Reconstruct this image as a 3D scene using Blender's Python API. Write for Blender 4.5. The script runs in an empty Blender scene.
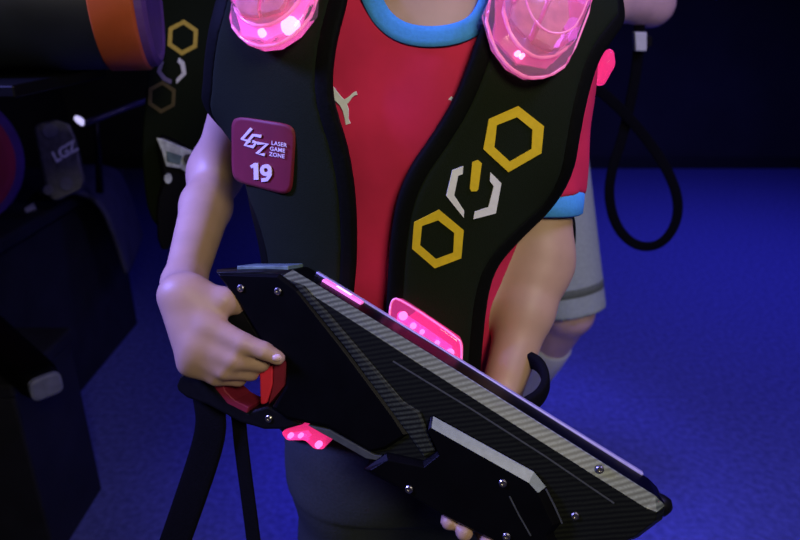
import bpy, bmesh, math, random
import numpy as np
from mathutils import Vector, Matrix
random.seed(3)
SC = bpy.context.scene
COL = SC.collection

# ------------------------------------------------------------------ camera
CAM = np.array([0.0, 0.0, 1.2]); PITCH = math.radians(22); FPX = 650.0
cF = np.array([0, math.cos(PITCH), -math.sin(PITCH)])
cR = np.array([1.0, 0, 0]); cU = np.array([0, math.sin(PITCH), math.cos(PITCH)])
cam = bpy.data.objects.new('camera', bpy.data.cameras.new('camera')); COL.objects.link(cam)
cam.location = CAM; cam.rotation_euler = (math.pi/2 - PITCH, 0, 0)
cam.data.sensor_width = 36; cam.data.lens = FPX/800*36; cam.data.clip_start = 0.02
cam.data.dof.use_dof = True; cam.data.dof.focus_distance = 0.60; cam.data.dof.aperture_fstop = 6.0
SC.camera = cam
def ray(px, py):
    return cF + cR*((px-400)/FPX) + cU*((270-py)/FPX)
def P(px, py, Y):
    d = ray(px, py); return CAM + d*(Y/d[1])
def onz(px, py, z):
    d = ray(px, py); return CAM + d*((z-CAM[2])/d[2])

# ------------------------------------------------------------------ materials
def mat(name, col, rough=.6, var=.12, scale=60, bump=0., emit=None, estr=0., spec=.5, metal=0., trans=0., coat=0., ior=1.45, sheen=0., alpha=1.):
    m = bpy.data.materials.new(name); m.use_nodes = True
    nt = m.node_tree; b = nt.nodes['Principled BSDF']
    tc = nt.nodes.new('ShaderNodeTexCoord'); nz = nt.nodes.new('ShaderNodeTexNoise')
    nz.inputs['Scale'].default_value = scale; nz.inputs['Detail'].default_value = 4
    nt.links.new(tc.outputs['Object'], nz.inputs['Vector'])
    cr = nt.nodes.new('ShaderNodeValToRGB')
    cr.color_ramp.elements[0].position = .3; cr.color_ramp.elements[1].position = .7
    cr.color_ramp.elements[0].color = tuple(c*(1-var) for c in col)+(1,)
    cr.color_ramp.elements[1].color = tuple(min(1, c*(1+var)) for c in col)+(1,)
    nt.links.new(nz.outputs['Fac'], cr.inputs['Fac']); nt.links.new(cr.outputs['Color'], b.inputs['Base Color'])
    b.inputs['Roughness'].default_value = rough; b.inputs['Specular IOR Level'].default_value = spec
    b.inputs['Metallic'].default_value = metal; b.inputs['Transmission Weight'].default_value = trans
    b.inputs['Coat Weight'].default_value = coat; b.inputs['IOR'].default_value = ior
    b.inputs['Sheen Weight'].default_value = sheen; b.inputs['Alpha'].default_value = alpha
    if emit:
        b.inputs['Emission Color'].default_value = tuple(emit)+(1,); b.inputs['Emission Strength'].default_value = estr
    if bump:
        bp = nt.nodes.new('ShaderNodeBump'); bp.inputs['Strength'].default_value = bump; bp.inputs['Distance'].default_value = .002
        nt.links.new(nz.outputs['Fac'], bp.inputs['Height']); nt.links.new(bp.outputs['Normal'], b.inputs['Normal'])
    return m
M = {}
M['skin'] = mat('skin', (.46, .295, .20), .5, .06, 35, bump=.05)
M['skin_tan'] = mat('skin_tan', (.72, .47, .40), .55, .08, 30)
M['red'] = mat('red_jersey', (.62, .026, .085), .75, .16, 16, bump=.15, spec=.15)
M['blue_rib'] = mat('blue_rib', (.07, .34, .80), .8, .06, 300, bump=.2, spec=.2)
M['trouser'] = mat('charcoal_cloth', (.036, .043, .042), .9, .12, 300, bump=.2, spec=.15)
M['vest'] = mat('vest_neoprene', (.011, .0155, .0085), .8, .15, 900, bump=.25, spec=.04)
M['binding'] = mat('vest_binding', (.004, .0045, .0038), .65, .2, 500, bump=.1, spec=.04)
M['yellow'] = mat('yellow_print', (.78, .55, .02), .6, .05, 200, spec=.3)
M['white'] = mat('white_print', (.80, .82, .80), .6, .04, 200, spec=.3)
M['badge'] = mat('maroon_badge', (.17, .009, .022), .6, .06, 60)
M['badge_ink'] = mat('badge_ink', (.85, .74, .70), .5, .03, 100)
M['black'] = mat('black_plastic', (.004, .004, .005), .42, .2, 200, spec=.2)
M['satin'] = mat('satin_black', (.002, .002, .0022), .40, .2, 30, spec=.07)
M['webbing'] = mat('black_webbing', (.005, .005, .007), .8, .2, 500, bump=.2, spec=.03)
M['edge'] = mat('lit_bevel_edge', (.20, .24, .18), .4, .15, 150, spec=.5)  # highlight on the fore plate's bevel, put into the colour
M['line'] = mat('grey_line', (.05, .056, .045), .45, .15, 150)
M['steel'] = mat('screw_steel', (.55, .52, .48), .3, .1, 100, metal=1.)
M['trigger'] = mat('red_trigger', (.72, .03, .06), .4, .06, 60)
M['trigger_dark'] = mat('maroon_guard', (.20, .012, .03), .5, .1, 60)
M['display'] = mat('display_glass', (.13, .20, .18), .4, .35, 90, spec=.3)
M['hair'] = mat('dark_hair', (.015, .010, .008), .5, .3, 200)
M['eye'] = mat('eye_white', (.8, .8, .78), .2, .02, 10)
M['iris'] = mat('eye_iris', (.03, .015, .01), .15, .1, 50)
M['lip'] = mat('lip', (.5, .2, .17), .5, .1, 50)
M['shoe'] = mat('shoe', (.02, .02, .022), .6, .2, 50)
M['dark_shirt'] = mat('black_cotton', (.006, .006, .010), .9, .2, 200, spec=.1)
M['grey_shorts'] = mat('pale_grey_cotton', (.38, .45, .36), .9, .08, 120, bump=.2, spec=.15)
M['olive'] = mat('olive_stripe', (.13, .155, .10), .9, .1, 120)
M['sock'] = mat('white_sock', (.62, .64, .62), .9, .06, 300, bump=.2)
M['buckle'] = mat('pale_buckle', (.65, .68, .60), .5, .05, 100)
M['orange'] = mat('orange_band', (.50, .10, .018), .35, .08, 30)
M['purple'] = mat('purple_cap', (.12, .05, .20), .5, .12, 30)
M['tube'] = mat('black_tube', (.012, .016, .016), .5, .2, 20)
M['maroon'] = mat('maroon_face', (.65, .045, .06), .55, .12, 10)
M['cover'] = mat('dark_cover', (.012, .012, .020), .7, .25, 12, spec=.3)
M['handset'] = mat('smoky_plastic', (.06, .06, .055), .35, .45, 55)
M['silver'] = mat('silver_plastic', (.60, .66, .56), .35, .35, 90)
# light housings
def lampmat(name, col, e, tr=.75, rough=.08):
    return mat(name, col, rough, .10, 45, emit=col, estr=e, trans=tr, ior=1.33, coat=.3)
M['clear_pink'] = lampmat('clear_pink_plastic', (1., .45, .76), .05, .85)
M['rim_highlight'] = mat('pink_edge_highlight', (.95, .45, .70), .12, .1, 40, emit=(1, .16, .45), estr=.25, trans=.4)  # bright edges of the clear plastic, made as added glowing rims
M['clear_rose'] = mat('clear_rose_plastic', (1., .10, .34), .08, .10, 45, emit=(1, .05, .30), estr=.42, trans=.85, ior=1.08, coat=.6)
M['led'] = mat('pink_led', (1, .3, .6), .4, .05, 20, emit=(1, .14, .60), estr=.75)
M['led_soft'] = mat('rose_led_board', (.6, .15, .32), .4, .2, 60, emit=(.95, .10, .36), estr=.30)
M['led_hot'] = mat('white_pink_led', (1, .6, .8), .4, .05, 20, emit=(1, .45, .75), estr=2.6)
M['led_violet'] = mat('violet_led', (.7, .4, 1), .4, .05, 20, emit=(.62, .22, .95), estr=.8)
M['board'] = mat('peach_circuit_board', (.85, .50, .38), .5, .15, 90, emit=(1, .38, .42), estr=.10)
M['spark'] = mat('white_led', (.8, .8, 1), .4, .02, 10, emit=(.65, .6, 1), estr=1.0)

def carbon(name, c0, c1, rough, spec):
    m = mat(name, (.022, .026, .020), rough, .2, 300, spec=spec)
    nt = m.node_tree; b = nt.nodes['Principled BSDF']
    tc = nt.nodes.new('ShaderNodeTexCoord'); mp = nt.nodes.new('ShaderNodeMapping')
    mp.inputs['Rotation'].default_value = (0, 0, math.radians(-41))
    w = nt.nodes.new('ShaderNodeTexWave'); w.bands_direction = 'Y'; w.inputs['Scale'].default_value = 72; w.inputs['Distortion'].default_value = .6
    w.inputs['Detail'].default_value = 1
    n2 = nt.nodes.new('ShaderNodeTexNoise'); n2.inputs['Scale'].default_value = 700
    nt.links.new(tc.outputs['Object'], mp.inputs['Vector']); nt.links.new(mp.outputs['Vector'], w.inputs['Vector'])
    nt.links.new(tc.outputs['Object'], n2.inputs['Vector'])
    cr = nt.nodes.new('ShaderNodeValToRGB')
    cr.color_ramp.elements[0].color = c0+(1,); cr.color_ramp.elements[1].color = c1+(1,)
    mx = nt.nodes.new('ShaderNodeMath'); mx.operation = 'MULTIPLY'
    nt.links.new(w.outputs['Fac'], mx.inputs[0]); nt.links.new(n2.outputs['Fac'], mx.inputs[1])
    m2 = nt.nodes.new('ShaderNodeMath'); m2.operation = 'MULTIPLY'; m2.inputs[1].default_value = 1.7
    nt.links.new(mx.outputs[0], m2.inputs[0]); nt.links.new(m2.outputs[0], cr.inputs['Fac'])
    nt.links.new(cr.outputs['Color'], b.inputs['Base Color'])
    return m
M['carbon'] = carbon('carbon_fibre', (.004, .0045, .004), (.011, .013, .0085), .38, .2)
M['rail'] = mat('violet_glint_rail', (.42, .38, .62), .35, .1, 80)  # violet reflection on the blaster's top edge, put into an added strip's colour
M['carbon_edge'] = carbon('lit_carbon_edge', (.055, .065, .042), (.17, .20, .125), .36, .6)

# ------------------------------------------------------------------ object helpers
def tag(o, label=None, cat=None, group=None, kind=None):
    for k, v in (('label', label), ('category', cat), ('group', group), ('kind', kind)):
        if v: o[k] = v
    return o
def empty(name, loc, label=None, cat=None, group=None):
    o = bpy.data.objects.new(name, None); COL.objects.link(o); o.location = Vector(loc); o.empty_display_size = .05
    return tag(o, label, cat, group)
def link(name, me, m, parent=None, smooth=True, bevel=0, segs=2):
    o = bpy.data.objects.new(name, me); COL.objects.link(o)
    for mm in (m if isinstance(m, (list, tuple)) else [m]): me.materials.append(mm)
    if smooth: me.shade_smooth()
    if parent is not None:
        o.parent = parent
    if bevel:
        md = o.modifiers.new('bevel', 'BEVEL'); md.width = bevel; md.segments = segs; md.limit_method = 'ANGLE'; md.angle_limit = math.radians(32)
        md.harden_normals = False
    return o
ROOTINV = {}
def world_child(o):   # mesh was written in world coordinates: keep it there under its parent
    p = o.parent
    chain = Matrix.Identity(4)
    q = p
    while q is not None:
        chain = q.matrix_basis @ (q.matrix_parent_inverse if q.parent else Matrix.Identity(4)) @ Matrix.Identity(4) if q is p and q.parent is None else chain
        q = q.parent
    o.data.transform(root_of(o).matrix_basis.inverted())
    return o
def root_of(o):
    while o.parent is not None: o = o.parent
    return o
def wmesh(name, verts, faces, m, parent=None, smooth=True, bevel=0, segs=2):
    me = bpy.data.meshes.new(name)
    me.from_pydata([tuple(map(float, v)) for v in verts], [], [tuple(int(i) for i in f) for f in faces])
    me.update()
    o = link(name, me, m, parent, smooth, bevel, segs)
    if parent is not None: me.transform(root_of(parent).matrix_basis.inverted())
    return o
def bm_out(name, bm, m, parent=None, smooth=False, bevel=0, segs=2, world=True):
    bmesh.ops.recalc_face_normals(bm, faces=bm.faces)
    me = bpy.data.meshes.new(name); bm.to_mesh(me); bm.free()
    o = link(name, me, m, parent, smooth, bevel, segs)
    if world and parent is not None: me.transform(root_of(parent).matrix_basis.inverted())
    return o
def box_bm(lo, hi, bm=None):
    bm = bm or bmesh.new()
    r = bmesh.ops.create_cube(bm, size=1)
    lo = Vector(lo); hi = Vector(hi)
    for v in r['verts']:
        v.co = Vector((lo[i] + (v.co[i]+.5)*(hi[i]-lo[i]) for i in range(3)))
    return bm

# ------------------------------------------------------------------ distance fields
def seg(p0, r0, p1, r1):
    p0 = np.array(p0, float); p1 = np.array(p1, float); ab = p1-p0; L = max(ab@ab, 1e-9)
    def f(x, y, z):
        t = np.clip(((x-p0[0])*ab[0]+(y-p0[1])*ab[1]+(z-p0[2])*ab[2])/L, 0, 1)
        return np.sqrt((x-p0[0]-t*ab[0])**2+(y-p0[1]-t*ab[1])**2+(z-p0[2]-t*ab[2])**2)-(r0+(r1-r0)*t)
    r = max(r0, r1)
    return f, np.minimum(p0, p1)-r, np.maximum(p0, p1)+r
def ell(c, r):
    c = np.array(c, float); r = np.array(r, float)
    def f(x, y, z):
        X, Y, Z = x-c[0], y-c[1], z-c[2]
        k0 = np.sqrt((X/r[0])**2+(Y/r[1])**2+(Z/r[2])**2); k1 = np.sqrt((X/r[0]**2)**2+(Y/r[1]**2)**2+(Z/r[2]**2)**2)
        return k0*(k0-1)/np.maximum(k1, 1e-6)
    return f, c-r, c+r
def loft(rows, grow=0., zlo=None, zhi=None):
    rows = sorted(rows); R = np.array(rows, float)
    zs = np.linspace(R[0, 0], R[-1, 0], 240)
    tab = []
    for j in range(1, 5):
        v = np.interp(zs, R[:, 0], R[:, j]); pad = 14
        vv = np.concatenate([np.full(pad, v[0]), v, np.full(pad, v[-1])])
        ker = np.hanning(2*pad+1); ker /= ker.sum()
        tab.append(np.convolve(vv, ker, 'valid'))
    z0 = R[0, 0] if zlo is None else zlo; z1 = R[-1, 0] if zhi is None else zhi
    def f(x, y, z):
        a = np.interp(z, zs, tab[0])+grow; b = np.interp(z, zs, tab[1])+grow
        X = x-np.interp(z, zs, tab[2]); Y = y-np.interp(z, zs, tab[3])
        k0 = np.sqrt((X/a)**2+(Y/b)**2); k1 = np.sqrt((X/a**2)**2+(Y/b**2)**2)
        d = k0*(k0-1)/np.maximum(k1, 1e-6)
        return np.maximum(d, np.maximum(z0-z, z-z1))
    A = R[:, 1].max()+grow; B = R[:, 2].max()+grow
    return f, np.array([R[:, 3].min()-A, R[:, 4].min()-B, z0]), np.array([R[:, 3].max()+A, R[:, 4].max()+B, z1])
def smin(a, b, k):
    if k <= 0: return np.minimum(a, b)
    h = np.maximum(k-np.abs(a-b), 0)/k
    return np.minimum(a, b)-h*h*k*.25
def smax(a, b, k): return -smin(-a, -b, k)
class Field:
    def __init__(s, lo, hi, h):
        s.lo = np.array(lo, float); s.h = h
        n = np.ceil((np.array(hi)-s.lo)/h).astype(int)+1
        s.n = n; s.D = np.full(n, .05, np.float32)
        s.ax = [s.lo[i]+h*np.arange(n[i]) for i in range(3)]
    def grid(s, sl=None):
        a = [s.ax[i] if sl is None else s.ax[i][sl[i]] for i in range(3)]
        return a[0][:, None, None], a[1][None, :, None], a[2][None, None, :]
    def add(s, prim, k=0.):
        f, lo, hi = prim; m = .02+k
        i0 = np.clip(np.floor((lo-m-s.lo)/s.h).astype(int), 0, s.n); i1 = np.clip(np.ceil((hi+m-s.lo)/s.h).astype(int)+1, 0, s.n)
        if (i1 <= i0).any(): return s
        sl = tuple(slice(a, b) for a, b in zip(i0, i1))
        x, y, z = s.grid(sl)
        s.D[sl] = smin(s.D[sl], np.broadcast_to(f(x, y, z), s.D[sl].shape), k)
        return s
    def apply(s, fn):   # D = fn(D, x, y, z)
        x, y, z = s.grid(); s.D = np.asarray(fn(s.D, x, y, z), np.float32); return s
    def mesh(s, name, m, parent=None, smooth_it=1):
        D = s.D
        for ax in range(3):    # closed at the border
            sl = [slice(None)]*3
            for e in (0, -1):
                sl[ax] = e; D[tuple(sl)] = np.maximum(D[tuple(sl)], .0005)
        S = D < 0
        c = np.zeros(tuple(np.array(D.shape)-1), np.uint8)
        nx, ny, nz = c.shape
        for i in (0, 1):
            for j in (0, 1):
                for k in (0, 1): c += S[i:i+nx, j:j+ny, k:k+nz]
        act = (c > 0) & (c < 8)
        ac = np.argwhere(act); idx = np.full(c.shape, -1, np.int64); idx[act] = np.arange(len(ac))
        V = np.zeros((len(ac), 3)); cnt = np.zeros(len(ac))
        cor = [(i, j, k) for i in (0, 1) for j in (0, 1) for k in (0, 1)]
        val = {o: D[ac[:, 0]+o[0], ac[:, 1]+o[1], ac[:, 2]+o[2]] for o in cor}
        for a in cor:
            for ax in range(3):
                if a[ax] == 0:
                    b = list(a); b[ax] = 1; b = tuple(b)
                    va, vb = val[a], val[b]; cr = (va < 0) != (vb < 0)
                    t = np.where(cr, va/np.where(cr, va-vb, 1), 0)
                    p = np.tile(np.array(a, float), (len(ac), 1)); p[:, ax] = t
                    V[cr] += p[cr]; cnt[cr] += 1
        V = s.lo + s.h*(ac + V/cnt[:, None])
        quads = []
        for ax in range(3):
            b, d = (ax+1) % 3, (ax+2) % 3
            s0 = [slice(1, -1)]*3; s1 = [slice(1, -1)]*3
            s0[ax] = slice(0, -1); s1[ax] = slice(1, None)
            A, Bv = S[tuple(s0)], S[tuple(s1)]
            for flip, msk in ((False, A & ~Bv), (True, ~A & Bv)):
                e = np.argwhere(msk)
                if not len(e): continue
                o = np.ones(3, int); o[ax] = 0
                e = e+o
                q = []
                for (db, dd) in ((0, 0), (-1, 0), (-1, -1), (0, -1)):
                    w = e.copy(); w[:, b] += db; w[:, d] += dd
                    q.append(idx[w[:, 0], w[:, 1], w[:, 2]])
                q = np.stack(q, 1)
                if flip: q = q[:, ::-1]
                quads.append(q)
        Q = np.concatenate(quads)
        for _ in range(smooth_it):
            acc = np.zeros_like(V); n = np.zeros(len(V))
            for i in range(4):
                a, b2 = Q[:, i], Q[:, (i+1) % 4]
                np.add.at(acc, a, V[b2]); np.add.at(acc, b2, V[a]); np.add.at(n, a, 1); np.add.at(n, b2, 1)
            V = V*.5 + .5*acc/np.maximum(n, 1)[:, None]
        if parent is not None:
            Mi = np.array(root_of(parent).matrix_basis.inverted()); V = V@Mi[:3, :3].T+Mi[:3, 3]
        me = bpy.data.meshes.new(name)
        me.vertices.add(len(V)); me.vertices.foreach_set('co', V.astype(np.float32).ravel())
        me.loops.add(Q.size); me.loops.foreach_set('vertex_index', Q.astype(np.int32).ravel())
        me.polygons.add(len(Q)); me.polygons.foreach_set('loop_start', np.arange(0, Q.size, 4, dtype=np.int32))
        me.update(calc_edges=True); me.validate()
        return link(name, me, m, parent, True)
def poly2d(poly):
    poly = np.array(poly, float)
    def f(x, z):
        d = np.full(np.broadcast(x, z).shape, 1e9); s = np.ones(d.shape)
        n = len(poly)
        for i in range(n):
            a = poly[i]; b = poly[(i+n-1) % n]
            ex, ez = b-a; wx, wz = x-a[0], z-a[1]
            t = np.clip((wx*ex+wz*ez)/(ex*ex+ez*ez+1e-12), 0, 1)
            d = np.minimum(d, (wx-ex*t)**2+(wz-ez*t)**2)
            c1 = z >= a[1]; c2 = z < b[1]; c3 = ex*wz > ez*wx
            s = np.where((c1 & c2 & c3) | (~c1 & ~c2 & ~c3), -s, s)
        return s*np.sqrt(d)
    return f
def chaikin(pts, it=2, closed=False):
    pts = [np.array(p, float) for p in pts]
    for _ in range(it):
        out = [] if closed else [pts[0]]
        n = len(pts)
        for i in range(n if closed else n-1):
            a, b = pts[i], pts[(i+1) % n]; out += [.75*a+.25*b, .25*a+.75*b]
        if not closed: out.append(pts[-1])
        pts = out
    return pts

# ------------------------------------------------------------------ the child: body layout
CY = .69
TORSO = [(.64, .110, .080, 0, CY), (.69, .126, .084, 0, CY), (.76, .132, .095, 0, CY), (.86, .126, .088, .0, CY), (.96, .134, .092, .003, CY),
         (1.05, .148, .097, .008, CY), (1.12, .158, .096, .012, CY), (1.18, .155, .086, .015, CY), (1.215, .120, .074, .017, CY), (1.24, .070, .060, .018, CY), (1.27, .048, .050, .018, CY)]
SHL = np.array([-.128, .705, 1.185]); SHR = np.array([.154, .70, 1.185])
ELL = P(216, 172, .80); WRL = P(184, 284, .605)
ELR = P(541, 262, .655); WRR = P(497, 405, .575)
torso_f = loft(TORSO)
GROW = .007
shirt_t = loft(TORSO, GROW)
sh_l = seg(SHL, .050, SHL+(ELL-SHL)*.28, .046); sh_r = seg(SHR, .048, SHR+(ELR-SHR)*.45, .040)
def BASE(x, y, z):
    d = shirt_t[0](x, y, z)
    d = smin(d, sh_l[0](x, y, z), .05); d = smin(d, sh_r[0](x, y, z), .05)
    return d
def march(px, py, off):
    """point of the garment surface, offset `off` outwards, seen at a place of the photo"""
    d = ray(px, py); d = d/np.linalg.norm(d)
    best = None; t = .35
    for _ in range(160):
        p = CAM+d*t
        v = float(BASE(np.array(p[0]), np.array(p[1]), np.array(p[2])))-off
        if best is None or v < best[0]: best = (v, p)
        if v < 1e-5 or t > 1.0: break
        t += max(v*.7, 2e-5)
    return best[1]
MARCH = {}
_march = march
def march(px, py, off):
    return MARCH[off](px, py) if off in MARCH else _march(px, py, off)
def grad(p):
    e = 1e-3; g = []
    for i in range(3):
        q = np.array(p, float); q[i] += e; r = np.array(p, float); r[i] -= e
        g.append(float(BASE(*[np.array(c) for c in q])-BASE(*[np.array(c) for c in r])))
    g = np.array(g); return g/np.linalg.norm(g)

# ------------------------------------------------------------------ the blaster's frame
d0 = ray(440, 395); G0 = CAM+d0*(.485/d0[1])
n0 = -d0/np.linalg.norm(d0)
A0 = cR*.867 - cU*.548; A0 = A0-n0*(A0@n0); A0 /= np.linalg.norm(A0)
V0 = np.cross(n0, A0); V0 /= np.linalg.norm(V0)
PHI = math.radians(17)
GV = math.cos(PHI)*V0+math.sin(PHI)*n0; GN = math.cos(PHI)*n0-math.sin(PHI)*V0; GA = A0
class Frame:
    def __init__(s, O, ex, ey, n): s.O, s.ex, s.ey, s.n = [np.array(v, float) for v in (O, ex, ey, n)]
    def uv(s, px, py, w=0.):
        d = ray(px, py); O = s.O+s.n*w
        p = CAM+d*(((O-CAM)@s.n)/(d@s.n)); q = p-s.O
        return np.array([q@s.ex, q@s.ey])
    def pt(s, px, py, w=0.):
        u, v = s.uv(px, py); return s.O+s.ex*u+s.ey*v+s.n*w
    def seen(s, px, py, w):    # point seen there at height w above the plane
        d = ray(px, py); O = s.O+s.n*w
        return CAM+d*(((O-CAM)@s.n)/(d@s.n))
    def matrix(s):
        return Matrix(((s.ex[0], s.ey[0], s.n[0], s.O[0]), (s.ex[1], s.ey[1], s.n[1], s.O[1]), (s.ex[2], s.ey[2], s.n[2], s.O[2]), (0, 0, 0, 1)))
GUN = Frame(G0, GA, GV, GN)
def stack_mesh(rings):
    n = len(rings[0]); verts = [tuple(p) for r in rings for p in r]; faces = []
    for k in range(len(rings)-1):
        for i in range(n):
            j = (i+1) % n
            faces.append((k*n+i, k*n+j, (k+1)*n+j, (k+1)*n+i))
    faces.append(tuple(reversed(range(n)))); faces.append(tuple(range((len(rings)-1)*n, len(rings)*n)))
    return verts, faces
def slab(frame, name, levels, m, parent, bevel=.0012, segs=2, smooth=False):
    """levels: list of (photo outline, height); one solid in the frame's own coordinates"""
    w_at = levels[-1][1] if levels[-1][1] < -.004 else 0.
    rings = [[tuple(frame.uv(p[0], p[1], w_at))+(w,) for p in out] for out, w in levels]
    v, f = stack_mesh(rings)
    me = bpy.data.meshes.new(name); me.from_pydata(v, [], f); me.update()
    bm = bmesh.new(); bm.from_mesh(me); bmesh.ops.recalc_face_normals(bm, faces=bm.faces)
    bmesh.ops.triangulate(bm, faces=[fc for fc in bm.faces if len(fc.verts) > 4]); bm.to_mesh(me); bm.free()
    return link(name, me, m, parent, smooth, bevel, segs)
def tube_mesh(pts, radii, n=14, flat=1., updir=None):
    """swept closed tube; flat squeezes one axis"""
    pts = [np.array(p, float) for p in pts]; rings = []
    prev = None
    for i, p in enumerate(pts):
        t = pts[min(i+1, len(pts)-1)]-pts[max(i-1, 0)]; t /= np.linalg.norm(t)
        if prev is None:
            u = np.array(updir, float) if updir is not None else (np.array([0, 0, 1.]) if abs(t[2]) < .9 else np.array([1., 0, 0]))
        else: u = prev
        u = u-t*(u@t); u /= np.linalg.norm(u); prev = u
        w = np.cross(t, u); r = radii[i] if hasattr(radii, '__len__') else radii
        ring = []
        for k in range(n):
            a = 2*math.pi*k/n; ca, sa = math.cos(a), math.sin(a)
            if flat != 1.:   # rounded rectangle
                ca = math.copysign(abs(ca)**.5, ca); sa = math.copysign(abs(sa)**.5, sa)
            ring.append(p+u*r*flat*ca+w*r*sa)
        rings.append(ring)
    return stack_mesh(rings)

# ------------------------------------------------------------------ setting
def setting(name, lo, hi, m):
    o = bm_out(name, box_bm(lo, hi), m); o['kind'] = 'structure'; return o
def carpet():
    m = mat('carpet', (.10, .11, .30), .95, .25, 55, spec=.1)
    nt = m.node_tree; b = nt.nodes['Principled BSDF']
    tc = nt.nodes.new('ShaderNodeTexCoord'); n2 = nt.nodes.new('ShaderNodeTexNoise'); n2.inputs['Scale'].default_value = 260; n2.inputs['Detail'].default_value = 6
    nt.links.new(tc.outputs['Object'], n2.inputs['Vector'])
    bp = nt.nodes.new('ShaderNodeBump'); bp.inputs['Strength'].default_value = .8; bp.inputs['Distance'].default_value = .006
    nt.links.new(n2.outputs['Fac'], bp.inputs['Height']); nt.links.new(bp.outputs['Normal'], b.inputs['Normal'])
    return m
wallm = mat('dark_wall', (.030, .030, .038), .85, .15, 3, spec=.2)
setting('floor', (-2.6, -1.6, -.1), (3.2, 5.3, 0), carpet())
setting('wall_back', (-2.6, 5.16, 0), (3.2, 5.3, 2.9), wallm)
setting('wall_left', (-2.75, -1.6, 0), (-2.6, 5.3, 2.9), wallm)
setting('wall_right', (3.2, -1.6, 0), (3.35, 5.3, 2.9), wallm)
setting('ceiling', (-2.75, -1.6, 2.9), (3.35, 5.3, 3.0), wallm)
setting('baseboard_back', (-2.6, 5.14, 0), (3.2, 5.16, .09), mat('dark_baseboard', (.012, .012, .016), .6, .1, 10))

# ------------------------------------------------------------------ the child
child = empty('person', (0, CY, 0), 'child in red jersey with sky-blue collar, holding a blaster across the waist', 'person')
G = GUN.pt
bf = Field((-.33, .40, -.0), (.31, .93, 1.49), .003)
bf.add(torso_f)
# neck and head (looking down)
HX = .020; HZ = .030
for p, k in ((seg((HX-.002, .70, 1.170), .050, (HX, .685, 1.270), .046), .03),
             (ell((HX, .682, 1.365), (.071, .088, .098)), .03), (ell((HX, .628, 1.292), (.042, .040, .040)), .03),
             (ell((HX, .600, 1.262), (.022, .018, .018)), .02), (ell((HX, .588, 1.335), (.011, .022, .012)), .012),
             (seg((HX, .602, 1.375), .007, (HX, .586, 1.340), .009), .012),
             (ell((HX-.033, .610, 1.375), (.016, .010, .010)), .02), (ell((HX+.033, .610, 1.375), (.016, .010, .010)), .02),
             (seg((HX-.016, .598, 1.298), .0055, (HX+.016, .598, 1.298), .0055), .010),
             (ell((HX-.074, .690, 1.350), (.008, .017, .027)), .006), (ell((HX+.074, .690, 1.350), (.008, .017, .027)), .006)):
    bf.add(p, k)
# arms
for S, E, W, ru in ((SHL, ELL, WRL, .036), (SHR, ELR, WRR, .036)):
    bf.add(seg(S, .039, E, .0275 if S is SHL else .028), .03)
    mid = E+(W-E)*.35
    bf.add(seg(E, .0262 if S is SHL else .028, mid, .0275 if S is SHL else .0285), .035); bf.add(seg(mid, .0285, W, .0205), .012)
# right hand on the grip (viewer's left): back of the hand towards the viewer
def chain(pts, radii, k=.004, k0=.008):
    for i in range(len(pts)-1):
        bf.add(seg(pts[i], radii[i], pts[i+1], radii[i+1]), k0 if i == 0 else k)
W0 = G(186, 293, .004)
mc = {'index': G(214, 325, .010), 'middle': G(205, 341, .013), 'ring': G(200, 352, .011), 'little': G(195, 362, .006)}
wr = {'index': G(193, 293, .004), 'middle': G(186, 294, .007), 'ring': G(179, 295, .006), 'little': G(178, 298, .002)}
for n in mc: bf.add(seg(wr[n], .0145, mc[n], .0135 if n != 'little' else .012), .010)
bf.add(seg(WRL, .0205, W0, .0175), .012)
bf.add(seg(G(190, 300, -.012), .014, G(208, 345, -.012), .012), .01)
chain([mc['index'], G(249, 341, .012), G(268, 349, .009), G(280, 357, .005)], [.0128, .0096, .0082, .0070], .003)
chain([mc['middle'], G(241, 357, .013), G(259, 364, -.004), G(253, 363, -.030)], [.0128, .0092, .0083, .0072], .003)
chain([mc['ring'], G(231, 368, .011), G(248, 374, -.006), G(242, 373, -.030)], [.0122, .0086, .0078, .0070], .003)
chain([mc['little'], G(219, 376, .006), G(235, 381, -.008), G(229, 380, -.028)], [.0112, .0078, .0070, .0062], .003)
chain([G(196, 297, .000), G(224, 301, -.002), G(238, 309, -.026), G(256, 322, -.060), G(272, 330, -.064)], [.0165, .0120, .0115, .0090, .0075], .006, .012)
# left hand holding the fore-end from behind and below
bf.add(seg(WRR, .0205, G(486, 440, -.072), .021), .012)
pr = G(486, 440, -.072)
for (mx, my, mw, px_, py_, pw, tx, ty, tw, r) in ((453, 492, -.078, 441, 519, -.058, 448, 524, -.004, .0074), (467, 503, -.078, 455, 531, -.058, 464, 533, -.002, .0082),
                                                 (480, 513, -.078, 470, 542, -.058, 488, 544, -.001, .0080), (492, 522, -.074, 487, 552, -.054, 503, 552, -.010, .0068)):
    bf.add(seg(pr, .017, G(mx, my, mw), .0125), .010)
    chain([G(mx, my, mw), G(px_, py_, pw), G((px_+tx)/2+1, (py_+ty)/2+5, (pw+tw)/2-.004), G(tx, ty, tw)], [.0125, .0092, .0085, r], .003)
chain([pr, G(512, 470, -.066), G(528, 484, -.060), G(541, 494, -.058)], [.018, .0115, .0095, .008], .005, .012)
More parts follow.
